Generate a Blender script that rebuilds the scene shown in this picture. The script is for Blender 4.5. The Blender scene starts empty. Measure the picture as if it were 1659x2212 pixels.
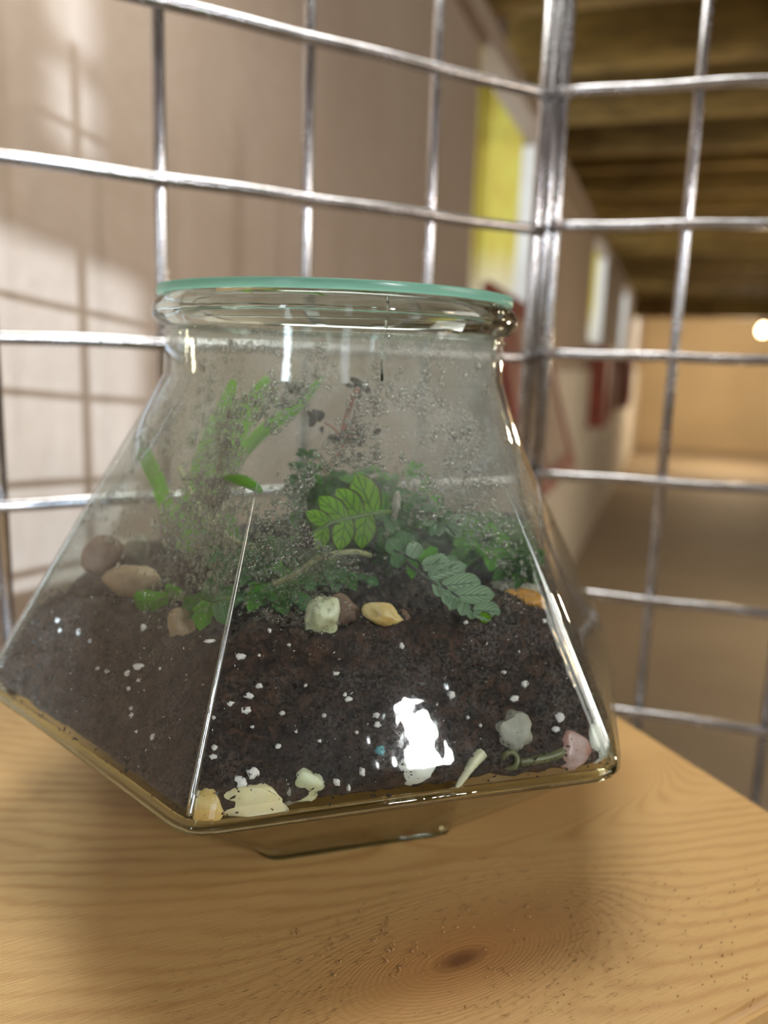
import bpy, bmesh, math, random
import numpy as np
from mathutils import Vector, Matrix, noise
random.seed(7)
sc = bpy.context.scene
PI = math.pi

# ---------------- camera ----------------
FPX, PITCH, ROLL = 1745.3, 0.1857, 0.0341
cp, sp = math.cos(PITCH), math.sin(PITCH)
F = Vector((0, cp, -sp)); U0 = Vector((0, sp, cp)); R0 = Vector((1, 0, 0))
CR = R0 * math.cos(ROLL) + U0 * math.sin(ROLL)
CU = U0 * math.cos(ROLL) - R0 * math.sin(ROLL)
cd = bpy.data.cameras.new('camera'); cam = bpy.data.objects.new('camera', cd)
sc.collection.objects.link(cam); sc.camera = cam
m = Matrix((CR, CU, -F)).transposed().to_4x4(); cam.matrix_world = m
cd.sensor_fit = 'VERTICAL'; cd.sensor_height = 36; cd.sensor_width = 27
cd.lens = 36 * FPX / 2212; cd.clip_start = .01
cd.dof.use_dof = True; cd.dof.focus_distance = .205; cd.dof.aperture_fstop = cd.lens / 3.6

# ---------------- world, lights, exposure ----------------
w = bpy.data.worlds.new('world'); sc.world = w; w.use_nodes = True
bg = w.node_tree.nodes['Background']; bg.inputs[0].default_value = (.86, .93, 1, 1); bg.inputs[1].default_value = 2.6
sc.view_settings.view_transform = 'Standard'; sc.view_settings.look = 'None'
sc.view_settings.exposure = 0.0; sc.view_settings.gamma = 1; sc.view_settings.use_curve_mapping = False
sc.cycles.max_bounces = 14; sc.cycles.transparent_max_bounces = 24; sc.cycles.transmission_bounces = 10
sc.cycles.diffuse_bounces = 4; sc.cycles.glossy_bounces = 4
sc.cycles.sample_clamp_indirect = 6; sc.cycles.blur_glossy = .5

def lamp(name, kind, loc, to, energy, col, **kw):
    l = bpy.data.lights.new(name, kind); o = bpy.data.objects.new(name, l); sc.collection.objects.link(o)
    l.energy = energy; l.color = col
    for k, v in kw.items(): setattr(l, k, v)
    o.location = loc; o.rotation_euler = (Vector(to) - Vector(loc)).to_track_quat('-Z', 'Y').to_euler()
    return o
RD = Vector((.57, -.735, .357))                     # towards the open window behind the camera's right shoulder
SD = Vector((.25, -.96, .12)).normalized()          # towards the low sun
lamp('low_sun', 'SUN', (0, 0, 0), -SD, 10, (.66, .82, 1), angle=math.radians(.5))
lamp('window_daylight', 'AREA', Vector((0, .2, -.08)) + RD * 1.9, (0, .2, -.08), 20, (.97, .98, 1), shape='RECTANGLE', size=.06, size_y=.21)
lamp('door_daylight', 'AREA', (-1.2, -1.5, .33), (0, .3, 0), 34, (.80, .90, 1), shape='RECTANGLE', size=.6, size_y=.8)
lamp('side_fill', 'AREA', (1.9, .1, .5), (.05, .3, -.1), 13, (1, .95, .88), shape='RECTANGLE', size=.9, size_y=.6)  # unseen fill light added at the right for shelf and wires
lamp('overhead_fill', 'AREA', (.02, .56, .72), (.0, .28, -.1), 7.5, (1, .97, .9), shape='RECTANGLE', size=.5, size_y=.35)  # added lamp out of view, backlights the leaves from above
lamp('ceiling_bulb', 'POINT', (1.5, -.1, .52), (0, 0, 0), 6, (1, .62, .3), shadow_soft_size=.05)
lamp('far_bulb', 'POINT', (4.6, 10.6, .2), (0, 0, 0), 150, (1, .80, .54), shadow_soft_size=.08)
lamp('aisle_fill', 'POINT', (2.7, 3.2, -.15), (0, 0, 0), 60, (1, .84, .60), shadow_soft_size=.08)  # unseen warm lamp added to lighten floor and joists

# ---------------- helpers ----------------
def link(o): sc.collection.objects.link(o); return o
def tag(o, label=None, cat=None, group=None, kind=None):
    if label: o['label'] = label
    if cat: o['category'] = cat
    if group: o['group'] = group
    if kind: o['kind'] = kind
    return o
def empty(name, loc=(0, 0, 0)):
    o = bpy.data.objects.new(name, None); o.location = loc; o.empty_display_size = .01; return link(o)
def mesh(name, V, Fs, mat, parent=None, smooth=True, org=None, uv=None):
    me = bpy.data.meshes.new(name)
    if org is not None: V = [(v[0] - org[0], v[1] - org[1], v[2] - org[2]) for v in V]
    me.from_pydata([tuple(v) for v in V], [], Fs)
    if uv is not None:
        L = me.uv_layers.new(name='UVMap')
        for lp in me.loops: L.data[lp.index].uv = uv[lp.vertex_index]
    if mat: me.materials.append(mat)
    if smooth: me.polygons.foreach_set('use_smooth', [True] * len(me.polygons))
    me.update()
    o = link(bpy.data.objects.new(name, me))
    if org is not None: o.location = org
    if parent is not None: attach(o, parent)
    return o
def attach(o, p):                                    # keep o where it stands, under p
    wl = Vector(o.location); o.parent = p
    base = Vector(p.location); q = p.parent
    while q: base += Vector(q.location); q = q.parent
    o.location = wl - base
def box(V, Fs, o, ax, ay, az):                      # box with corner o and edge vectors
    o, ax, ay, az = map(Vector, (o, ax, ay, az)); n = len(V)
    for k in range(8): V.append(o + ax * (k & 1) + ay * (k >> 1 & 1) + az * (k >> 2 & 1))
    Fs += [tuple(n + i for i in f) for f in ((0, 2, 3, 1), (4, 5, 7, 6), (0, 1, 5, 4), (2, 6, 7, 3), (0, 4, 6, 2), (1, 3, 7, 5))]
def boxo(name, boxes, mat, parent=None, org=None, bev=0):
    V, Fs = [], []
    for b in boxes: box(V, Fs, *b)
    o = mesh(name, V, Fs, mat, parent, False, org)
    bm = bmesh.new(); bm.from_mesh(o.data); bmesh.ops.recalc_face_normals(bm, faces=bm.faces)
    if bev: bmesh.ops.bevel(bm, geom=bm.edges[:], offset=bev, segments=2, affect='EDGES', profile=.7)
    bm.to_mesh(o.data); bm.free(); return o
def tube(name, pts, rad, mat, parent=None, n=12, org=None, caps=True, closed=False):
    pts = [Vector(p) for p in pts]; V, Fs = [], []
    N = len(pts); rr = rad if isinstance(rad, (list, tuple)) else [rad] * N
    ref = Vector((.13, .2, 1)).normalized()
    for i, p in enumerate(pts):
        a = pts[(i - 1) % N] if closed or i > 0 else p; b = pts[(i + 1) % N] if closed or i < N - 1 else p
        t = (b - a).normalized()
        x = t.cross(ref)
        if x.length < .05: x = t.cross(Vector((1, 0, 0)))
        x.normalize(); y = t.cross(x)
        for k in range(n):
            an = 2 * PI * k / n; V.append(p + (x * math.cos(an) + y * math.sin(an)) * rr[i])
    for i in range(N if closed else N - 1):
        j = (i + 1) % N
        for k in range(n):
            l = (k + 1) % n; Fs.append((i * n + k, i * n + l, j * n + l, j * n + k))
    if caps and not closed: Fs += [tuple(range(n))[::-1], tuple((N - 1) * n + k for k in range(n))]
    return mesh(name, V, Fs, mat, parent, True, org)

class NT:                                            # tiny node builder
    def __init__(s, name):
        s.m = bpy.data.materials.new(name); s.m.use_nodes = True; s.t = s.m.node_tree; s.t.nodes.clear()
        s.out = s.t.nodes.new('ShaderNodeOutputMaterial')
    def n(s, typ, props=None, **ins):
        nd = s.t.nodes.new('ShaderNode' + typ)
        for k, v in (props or {}).items(): setattr(nd, k, v)
        for k, v in ins.items():
            key = int(k[1:]) if k[0] == 'i' and k[1:].isdigit() else k.replace('_', ' ')
            s.set(nd.inputs[key], v)
        return nd
    def set(s, i, v):
        if isinstance(v, bpy.types.NodeSocket): s.t.links.new(v, i)
        elif isinstance(v, bpy.types.Node): s.t.links.new(v.outputs[0], i)
        else:
            if i.type == 'RGBA' and len(v) == 3: v = (*v, 1)
            i.default_value = v
    def math(s, op, a, b=0, c=None, clamp=False):
        nd = s.n('Math', dict(operation=op, use_clamp=clamp), i0=a, i1=b)
        if c is not None: s.set(nd.inputs[2], c)
        return nd.outputs[0]
    def mix(s, f, a, b): 
        nd = s.n('Mix', dict(data_type='RGBA')); s.set(nd.inputs[0], f); s.set(nd.inputs[6], a); s.set(nd.inputs[7], b); return nd.outputs[2]
    def noise(s, vec, scale, detail=4, rough=.55, dist=0):
        return s.n('TexNoise', None, Vector=vec, Scale=scale, Detail=detail, Roughness=rough, Distortion=dist).outputs[0]
    def ramp(s, f, stops):
        nd = s.n('ValToRGB', None, Fac=f); e = nd.color_ramp.elements
        while len(e) < len(stops): e.new(.5)
        for el, (p, c) in zip(e, stops): el.position = p; el.color = (*c, 1) if len(c) == 3 else c
        return nd.outputs[0]
    def coord(s, kind='Object', sc_=(1, 1, 1), rot=(0, 0, 0)):
        tc = s.n('TexCoord').outputs[kind]
        return s.n('Mapping', None, Vector=tc, Scale=sc_, Rotation=rot).outputs[0]
    def fin(s, sh, disp=None):
        s.set(s.out.inputs[0], sh); return s.m
    def bump(s, h, st=.3, d=.001): return s.n('Bump', None, Height=h, Strength=st, Distance=d).outputs[0]
def srgb(r, g, b):
    f = lambda c: ((c / 255 + .055) / 1.055) ** 2.4 if c > 10 else c / 255 / 12.92
    return (f(r), f(g), f(b))

# ---------------- materials ----------------
def simple(name, col, rough=.6, metal=0, var=.25, scale=20, bump=.2, bd=.001, sss=0, sx=(1, 1, 1), spec=.5, coord='Object'):
    t = NT(name); c = t.coord(coord, sx); nz = t.noise(c, scale, 6)
    dark = tuple(x * (1 - var) for x in col); lite = tuple(min(1, x * (1 + var)) for x in col)
    k = t.ramp(nz, [(.3, dark), (.7, lite)])
    p = t.n('BsdfPrincipled', None, Base_Color=k, Roughness=rough, Metallic=metal, Normal=t.bump(nz, bump, bd))
    p.inputs['Specular IOR Level'].default_value = spec
    if sss: p.inputs['Subsurface Weight'].default_value = sss; p.inputs['Subsurface Radius'].default_value = (.004, .003, .002); p.inputs['Subsurface Scale'].default_value = 1
    return t.fin(p)

def m_zinc():
    t = NT('zinc_plated_wire'); c = t.coord('Object', (1, 1, 1)); nz = t.noise(c, 900, 3); n2 = t.noise(c, 60, 3)
    k = t.ramp(n2, [(.3, (.40, .39, .39)), (.7, (.60, .60, .62))])
    return t.fin(t.n('BsdfPrincipled', None, Base_Color=k, Metallic=1, Roughness=t.math('MULTIPLY_ADD', n2, .12, .2), Normal=t.bump(nz, .25, .0004)))
ZINC = m_zinc()

def m_wall():
    t = NT('board_formed_concrete'); c = t.coord('Object', (1, 1, 1))
    st = t.noise(t.coord('Object', (7, 7, .8)), 1.6, 5, .6, .4)     # vertical water streaks
    bl = t.noise(c, 2.3, 6, .6); fi = t.noise(c, 45, 6, .6)
    k = t.mix(st, (.24, .165, .11), (.40, .31, .235))
    k = t.mix(t.math('MULTIPLY', bl, .75), k, (.43, .37, .32))
    k = t.mix(t.ramp(fi, [(.35, (0, 0, 0)), (.75, (.3, .3, .3))]), k, (.27, .2, .14))
    return t.fin(t.n('BsdfPrincipled', None, Base_Color=k, Roughness=.85, Normal=t.bump(t.math('ADD', fi, st), .35, .004)))
WALL = m_wall()
PALE = simple('pale_concrete', (.62, .58, .52), .9, var=.12, scale=4, bump=.2)
def m_floor():
    t = NT('dusty_concrete_floor'); c = t.coord('Object'); a = t.noise(c, 1.3, 6, .6); b = t.noise(c, 9, 6)
    k = t.mix(a, (.25, .19, .13), (.47, .38, .27)); k = t.mix(t.math('MULTIPLY', b, .4), k, (.30, .24, .17))
    return t.fin(t.n('BsdfPrincipled', None, Base_Color=k, Roughness=.75, Normal=t.bump(b, .3, .003)))
FLOOR = m_floor()
ENDW = simple('tan_plastered_wall', (.56, .44, .28), .9, var=.1, scale=1.2)
def m_timber(name, a, b):
    t = NT(name); g = t.noise(t.coord('Object', (3, 3, 14)), 2.5, 6, .6, .5); h = t.noise(t.coord('Object'), 1.7, 3)
    return t.fin(t.n('BsdfPrincipled', None, Base_Color=t.mix(t.math('MULTIPLY_ADD', t.math('MULTIPLY', g, h), 2.3, -.1, clamp=True), a, b), Roughness=.8, Normal=t.bump(g, .3, .003)))
JOIST = m_timber('sawn_yellow_timber', (.045, .020, .006), (.52, .35, .09))
DECK = m_timber('dark_brown_deck', (.03, .012, .006), (.10, .042, .02))
RED = simple('rust_red_paint', (.23, .05, .03), .6, var=.25, scale=12)
BEIGEP = simple('weathered_beige_board', (.42, .32, .25), .8, var=.12, scale=9)
WELL = simple('yellow_green_weathered_board', (.62, .52, .10), .8, var=.4, scale=3, sx=(3, 3, .6), bump=.3)
WHITEP = simple('white_painted_ledge', (.85, .85, .82), .7, var=.08, scale=8)
def m_pane():
    t = NT('window_pane_glass'); lw = t.n('LayerWeight', None, Blend=.5)
    f = t.math('MULTIPLY_ADD', t.math('POWER', lw.outputs[1], 5), .9, .04, clamp=True)
    return t.fin(t.n('MixShader', None, i0=f, i1=t.n('BsdfTransparent'), i2=t.n('BsdfGlossy', None, Roughness=.02)))
PANE = m_pane()

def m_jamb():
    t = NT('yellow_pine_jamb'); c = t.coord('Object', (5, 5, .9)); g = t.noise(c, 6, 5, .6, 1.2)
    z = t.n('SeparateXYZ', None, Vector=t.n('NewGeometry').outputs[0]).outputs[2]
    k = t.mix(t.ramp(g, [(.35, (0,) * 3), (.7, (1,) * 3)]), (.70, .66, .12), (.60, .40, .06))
    k = t.mix(t.math('MULTIPLY_ADD', t.math('ADD', z, t.math('MULTIPLY', g, .15)), -5.0, 2.4, clamp=True), k, (.88, .84, .74))  # cream towards the bottom paints in the brighter light low on the reveal
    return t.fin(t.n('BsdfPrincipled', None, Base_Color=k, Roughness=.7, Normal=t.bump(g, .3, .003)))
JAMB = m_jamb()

# ---------------- building ----------------
WA, WD, WT, WE, WF = .33245578, .501845, .77037, 13.92, -1.25
D = Vector((math.sin(WA), math.cos(WA), 0)); NL = Vector((-math.cos(WA), math.sin(WA), 0)); Z = Vector((0, 0, 1))
def Wp(s, l, z): return D * s + NL * l + Z * z      # along the wall, towards the wall, up
def ray(px, py): return F + CR * ((px - 829.5) / FPX) - CU * ((py - 1106) / FPX)
def wbox(s0, s1, l0, l1, z0, z1): return (Wp(s0, l0, z0), D * (s1 - s0), NL * (l1 - l0), Z * (z1 - z0))
S0 = -2.0; TH = .28
wins = [(2.05, 2.98), (5.10, 6.03), (8.05, 8.98), (11.0, 11.93)]; WZ0, WZ1 = .15, .99
bs = [wbox(S0, WE + .3, WD, WD + TH, WF - .05, WZ0), wbox(S0, WE + .3, WD + TH - .02, WD + TH, .77, WZ0 + .0001 + .62)]
prev = S0
for a, b in wins: bs.append(wbox(prev, a, WD, WD + TH, WZ0, .77)); prev = b
bs.append(wbox(prev, WE + .3, WD, WD + TH, WZ0, .77))
rb = []; prev = S0
for a, b in wins + [(WE + .3, 0)]: rb.append(wbox(prev, a, WD + .16, WD + TH, .77, 1.08)); prev = b
tag(boxo('wall_left', bs, WALL), 'tall brown stained concrete wall running back on the left', kind='structure')
tag(boxo('trim_3', rb, DECK), 'dark rim boards set back above the concrete wall', kind='structure')
tag(boxo('wall_far', [wbox(WE, WE + .2, -8, WD + TH, WF - .05, 1.08)], ENDW), 'distant tan end wall', kind='structure')
tag(boxo('floor', [wbox(S0, WE + .2, -8, WD + TH, WF - .15, WF)], FLOOR), 'brown dusty concrete floor', kind='structure')
tag(boxo('ceiling', [wbox(S0 - .2, WE + .3, -8.2, WD + TH, 1.02, 1.08)], DECK), 'dark brown boarded ceiling above the joists', kind='structure')
tag(boxo('trim_1', [wbox(.4, WE, WD - .03, WD + .04, .745, .80)], WALL), 'brown ledge strip along the top of the concrete wall', kind='structure')
# pale lower dado on the wall further back
tag(boxo('baseboard_left', [wbox(3.2, WE, WD - .012, WD, WF, -.02)], PALE), 'off-white painted lower band of the concrete wall', kind='structure')
jo = empty('ceiling_joists', Wp(1, 0, .8)); tag(jo, 'row of rough yellow-brown timber joists under the dark ceiling', 'joist', kind='structure')
s = .75; k = 0
rr = random.Random(3)
while s < WE - .1:
    boxo('joist', [wbox(s, s + .05, -7.9, WD + .02, .80 + rr.uniform(-.02, .02), 1.02)], JOIST, jo); s += .42; k += 1
tag(boxo('trim_2', [wbox(10.2, 10.4, -7.9, WD, .60, .80)], JOIST), 'deep timber beam crossing near the far wall', kind='structure')
for i, (a, b) in enumerate(wins):
    wr = empty('window_%d' % (i + 1), Wp((a + b) / 2, WD + TH - .05, WZ0)); tag(wr, 'slot window in the concrete wall, number %d from the camera' % (i + 1), kind='structure')
    fl = WD + TH - .07
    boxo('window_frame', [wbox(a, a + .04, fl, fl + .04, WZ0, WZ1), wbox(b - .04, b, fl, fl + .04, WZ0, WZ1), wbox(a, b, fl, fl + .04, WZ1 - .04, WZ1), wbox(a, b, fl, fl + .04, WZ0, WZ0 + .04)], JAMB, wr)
    boxo('window_pane', [wbox(a + .04, b - .04, fl + .018, fl + .022, WZ0 + .04, WZ1 - .04)], PANE, wr)
    boxo('window_sill', [wbox(a, b, WD, fl, WZ0 - .001, WZ0 + .012)], WHITEP, wr)
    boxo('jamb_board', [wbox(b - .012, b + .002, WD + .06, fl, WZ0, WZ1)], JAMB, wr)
    boxo('jamb_edge', [wbox(b - .014, b + .002, WD + .001, WD + .06, WZ0, .745)], WHITEP, wr)
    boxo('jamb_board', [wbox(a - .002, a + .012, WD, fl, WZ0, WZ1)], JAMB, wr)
tag(boxo('wall_right', [wbox(S0 - .2, WE + .2, -8.2, -8, WF - .05, 1.08)], ENDW), 'tan side wall far to the right', kind='structure')
# unseen rear wall, holes shaped to throw the sun patches onto the left wall
def rearhit(s_, z_):                                 # where the sunbeam reaching wall point (s, z) crosses the rear wall
    X = Wp(s_, WD, z_); t = (S0 - X.dot(D)) / SD.dot(D); X = X + SD * t; return X.dot(NL), X.z
holes = []
for s0, s1, z0, z1 in ((.30, .725, -.9, .095), (.585, .665, .165, .232), (.588, .665, .248, .36), (.40, .568, .275, .40)):
    a = rearhit(s0, (z0 + z1) / 2); b = rearhit(s1, (z0 + z1) / 2); dz = a[1] * .5 + b[1] * .5 - (z0 + z1) / 2
    holes.append((min(a[0], b[0]), max(a[0], b[0]), z0 + dz, min(z1 + dz, 1.0)))
ls = sorted(set([-8.2, WD + TH] + [h[0] for h in holes] + [h[1] for h in holes])); zz = sorted(set([WF - .05, 1.08] + [h[2] for h in holes] + [h[3] for h in holes]))
bx = []
for l0, l1 in zip(ls, ls[1:]):
    for z0, z1_ in zip(zz, zz[1:]):
        lc, zc = (l0 + l1) / 2, (z0 + z1_) / 2
        if not any(h[0] < lc < h[1] and h[2] < zc < h[3] for h in holes): bx.append(wbox(S0 - .03, S0, l0, l1, z0, z1_))
tag(boxo('wall_rear', bx, ENDW), 'unseen rear wall behind the camera, openings shaped to cast the sun patches', kind='structure')

def shutter(name, A, B, Cc, Dd, th, label):          # framed board, corners top-near, top-far, bottom-far, bottom-near
    A, B, Cc, Dd = map(Vector, (A, B, Cc, Dd)); o = empty(name, (A + B + Cc + Dd) / 4)
    tag(o, label, 'shutter'); nrm = (B - A).cross(Dd - A).normalized() * th
    def q(u, v): return (A * (1 - u) + B * u) * (1 - v) + (Dd * (1 - u) + Cc * u) * v
    def piece(nm, u0, u1, v0, v1, mt, t0, t1):
        P = [q(u0, v0), q(u1, v0), q(u1, v1), q(u0, v1)]
        V = [p + nrm * t0 for p in P] + [p + nrm * t1 for p in P]
        mesh(nm, V, [(0, 1, 2, 3), (7, 6, 5, 4), (0, 4, 5, 1), (1, 5, 6, 2), (2, 6, 7, 3), (3, 7, 4, 0)], mt, o, False)
    piece('panel', .05, .95, .05, .95, BEIGEP, -.3, .3)
    piece('frame_rail', 0, 1, 0, .12, RED, -1, 1); piece('frame_rail', 0, 1, .9, 1, RED, -1, 1)
    piece('frame_stile', 0, .30 if len(label) % 2 == 0 or 'large' in label else .14, .12, .9, RED, -1, 1); piece('frame_stile', .93, 1, .12, .9, RED, -1, 1)
def onS(px, py, s): r = ray(px, py); return r * (s / r.dot(D))
BR = onS(1238, 1005, 3.0)
BN = ray(1150, 1095); BN = BN * (BR.z / BN.z)
shutter('shutter', Wp(2.1, WD - .03, .205), Wp(2.98, WD - .03, .18), BR, BN, .012, 'large rust-red framed shutter with beige panel below nearest window')
for i, s in ((1, 5.35), (2, 8.25)):
    shutter('shutter', Wp(s, WD - .06, .13), Wp(s + .9, WD - .06, .13), Wp(s + .9, WD - .06, -.38), Wp(s, WD - .06, -.38), .05,
            'narrow rust-red shutter hanging under the %s slot window' % ('second', 'third')[i - 1])
# bare bulb near the far wall
EM = NT('lit_bulb'); EM = EM.fin(EM.n('Emission', None, Color=(1, .72, .42), Strength=22))
bp = ray(1648, 713); bp = bp * (8.0 / bp.dot(D))
lb = empty('hanging_bulb', bp); tag(lb, 'small lit bulb hanging before the far wall at right', 'lamp')
def lathe(name, prof, c, mat, parent=None, n=48, org=None):
    V, Fs = [], []
    for r, z in prof:
        for k in range(n): a = 2 * PI * k / n; V.append((c[0] + r * math.cos(a), c[1] + r * math.sin(a), c[2] + z))
    for i in range(len(prof) - 1):
        for k in range(n): l = (k + 1) % n; Fs.append((i * n + k, i * n + l, (i + 1) * n + l, (i + 1) * n + k))
    return mesh(name, V, Fs, mat, parent, True, org)
lathe('bulb', [(.001, -.05), (.025, -.045), (.04, -.02), (.04, .005), (.025, .03), (.015, .05), (.001, .051)], bp, EM, lb, 16)
lathe('socket', [(.001, .05), (.022, .05), (.022, .09), (.001, .1)], bp, DECK, lb, 12)
tube('cord', [bp + Z * .095, Vector((bp.x, bp.y, .85))], .005, DECK, lb, 8)

# ---------------- wire grid panels ----------------
G = .0762; RW = .0031
def panel(x, y, ang, z, vs, hs, zt, zb, label, side):
    root = empty('wire_grid_panel', (x, y, zb)); tag(root, label, 'wire grid')
    d = Vector((math.cos(ang), math.sin(ang), 0)); n = Vector((-d.y, d.x, 0)) * side
    for v in vs:
        p = Vector((x, y, 0)) + d * v * G
        tube('vertical_wire', [p + Z * zt, p + Z * (z - .1), p + Z * zb], RW, ZINC, root, 16)
    for h in hs:
        a = Vector((x, y, z - h * G)) + d * (vs[0] * G) - d * .003 + n * RW * 1.5; b = a + d * ((vs[-1] - vs[0]) * G + .006)
        pts = [a + (b - a) * i / 24 + Z * .0003 * math.sin(i * 1.1 + h) for i in range(25)]
        tube('horizontal_wire', pts, RW, ZINC, root, 16)
    return root
panel(.0869, .5198, 3.656, .1567, [0, 1, 2, 3, 4, 5], [-1, 0, 1, 2, 3, 4], .30, -.19, 'zinc wire grid panel on the left, in front of the concrete wall', 1)
panel(.0996, .5228, -.2887, .1598, [0, 1, 2, 3, 4], [-1, 0, 1, 2, 3, 4, 5, 6], .34, -.34, 'zinc wire grid panel on the right, below the joists', -1)
cpst = tube('corner_rod', [(.0935, .5215, .34), (.0935, .5215, -.19)], RW * 1.05, ZINC, None, 16, (.0935, .5215, -.19))
tag(cpst, 'bare zinc rod standing between the two grid panels at their corner', 'rod')

# ---------------- shelf board ----------------
SH = -.1616
bu = Vector((math.cos(math.radians(29.5)), math.sin(math.radians(29.5)), 0)); bv = Vector((-bu.y, bu.x, 0))
def onz(px, py, z): r = ray(px, py); return r * (z / r.z)
K1 = onz(995, 2072, SH); K2 = onz(1165, 1695, SH); K3 = onz(70, 2330, SH); K4 = onz(1130, 2020, SH)
E0 = onz(1340, 1545, SH); E1 = onz(1659, 1745, SH); FR = onz(1577, 2212, SH)
rd = (E1 - E0).normalized()
pan_n = Vector((-math.sin(3.656), math.cos(3.656), 0)); pl = Vector((.0869, .5198, 0))
def isect(p, d, q, e):
    den = d.x * e.y - d.y * e.x; t = ((q.x - p.x) * e.y - (q.y - p.y) * e.x) / den; return p + d * t
back0 = pl + bv * (-.012); back0.z = SH
c_br = isect(E0, rd, back0, bu); c_fr = isect(E0, rd, FR, bu)
c_bl = c_br - bu * .62; c_fl = c_fr - bu * .62
def m_wood():
    t = NT('planed_pine'); g = t.n('NewGeometry').outputs[0]
    def dot(v, o=None):
        if o is not None: vv = t.n('VectorMath', dict(operation='SUBTRACT'), i0=g, i1=tuple(o)).outputs[0]
        else: vv = g
        return t.n('VectorMath', dict(operation='DOT_PRODUCT'), i0=vv, i1=tuple(v)).outputs['Value']
    u = dot(bu); v = dot(bv)
    vec = t.n('CombineXYZ', None, X=t.math('MULTIPLY', u, 9), Y=t.math('MULTIPLY', v, 30), Z=0).outputs[0]
    warp = t.noise(vec, .5, 3, .5)
    f = t.math('ADD', t.math('MULTIPLY_ADD', t.math('MULTIPLY', u, v), 2.2, v), t.math('MULTIPLY', warp, .016))
    kn = []
    for K, wd, ru in ((K1, .016, .42), (K2, .017, .38)):
        du = t.math('MULTIPLY', dot(bu, K), ru); dv = dot(bv, K)
        dk = t.math('SQRT', t.math('ADD', t.math('MULTIPLY', du, du), t.math('MULTIPLY', dv, dv)))
        e = t.math('POWER', 2.718, t.math('MULTIPLY', t.math('POWER', t.math('DIVIDE', dk, wd), 2), -1))
        f = t.math('ADD', t.math('MULTIPLY', f, t.math('SUBTRACT', 1, e)), t.math('MULTIPLY', t.math('MULTIPLY', dk, .8), e))
        kn.append((dk, e))
    rings = t.math('MULTIPLY_ADD', t.math('SINE', t.math('MULTIPLY', t.math('ADD', f, t.math('MULTIPLY', t.noise(t.n('CombineXYZ', None, X=t.math('MULTIPLY', u, 14), Y=t.math('MULTIPLY', v, 60), Z=0).outputs[0], 1, 5, .6), .012)), 760)), .5, .5)
    rings = t.math('POWER', rings, 2.2)
    broad = t.noise(t.n('CombineXYZ', None, X=t.math('MULTIPLY', u, 6), Y=t.math('MULTIPLY', v, 26), Z=0).outputs[0], 1, 4, .6)
    fib = t.noise(t.n('CombineXYZ', None, X=t.math('MULTIPLY', u, 120), Y=t.math('MULTIPLY', v, 1500), Z=0).outputs[0], 1, 3, .6)
    base = t.mix(broad, srgb(200, 160, 104), srgb(178, 147, 88))
    ringm = t.math('MULTIPLY', rings, t.ramp(broad, [(.35, (.05,) * 3), (.7, (.62,) * 3)]))
    ringm = t.math('MULTIPLY', ringm, t.math('SUBTRACT', 1, t.math('MULTIPLY', t.math('MAXIMUM', kn[0][1], kn[1][1]), .6)))
    base = t.mix(ringm, base, srgb(150, 98, 48))
    base = t.mix(t.math('MULTIPLY', fib, .28), base, srgb(120, 84, 48))
    st_ = t.math('MULTIPLY', dot(bu, K4), .45); sv = dot(bv, K4); q4 = t.math('SQRT', t.math('ADD', t.math('MULTIPLY', st_, st_), t.math('MULTIPLY', sv, sv)))
    sn = t.math('MULTIPLY', t.ramp(t.math('DIVIDE', q4, .022), [(.3, (.6,) * 3), (1, (0,) * 3)]), t.ramp(broad, [(.3, (.3,) * 3), (.7, (1,) * 3)]))
    base = t.mix(sn, base, srgb(146, 112, 72))
    # torn grain next to the near knot
    tg = t.math('MULTIPLY', kn[0][1], 1.0)
    spk = t.n('CombineXYZ', None, X=t.math('MULTIPLY', u, 260), Y=t.math('MULTIPLY', v, 520), Z=0).outputs[0]
    torn = t.ramp(t.noise(spk, 1, 4, .7), [(.56, (0,) * 3), (.68, (1,) * 3)])
    tw = t.ramp(t.math('DIVIDE', kn[0][0], .05), [(.2, (0,) * 3), (.35, (.8,) * 3), (.75, (.35,) * 3), (1, (0,) * 3)])
    base = t.mix(t.math('MULTIPLY', torn, t.math('MULTIPLY', tw, .6)), base, srgb(112, 80, 44))
    for (dk, e), r, a in zip(kn, (.0042, .0035), (.8, .35)):
        base = t.mix(t.math('MULTIPLY', e, .4 * a), base, srgb(196, 116, 48))
        core = t.ramp(t.math('DIVIDE', dk, r), [(.25, (a * .95,) * 3), (1, (0,) * 3)])
        base = t.mix(core, base, srgb(96, 56, 34))
    h = t.math('ADD', t.math('MULTIPLY', rings, .15), t.math('ADD', t.math('MULTIPLY', fib, .5), t.math('MULTIPLY', t.math('MULTIPLY', torn, tw), 1.6)))
    return t.fin(t.n('BsdfPrincipled', None, Base_Color=base, Roughness=t.math('MULTIPLY_ADD', fib, .2, .45), Normal=t.bump(h, .45, .0005)))
WOOD = m_wood()
V = []; q = [c_bl, c_br, c_fr, c_fl]
Vv = [p for p in q] + [p - Z * .022 for p in q]
so = mesh('shelf_board', Vv, [(3, 2, 1, 0), (4, 5, 6, 7), (0, 1, 5, 4), (1, 2, 6, 5), (2, 3, 7, 6), (3, 0, 4, 7)], WOOD, None, False, c_fl - Z * .022)
bm = bmesh.new(); bm.from_mesh(so.data); bmesh.ops.recalc_face_normals(bm, faces=bm.faces)
bmesh.ops.bevel(bm, geom=bm.edges[:], offset=.0025, segments=3, affect='EDGES'); bm.to_mesh(so.data); bm.free()
tag(so, 'honey-coloured pine shelf board with knots under the glass terrarium', 'shelf')

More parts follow.
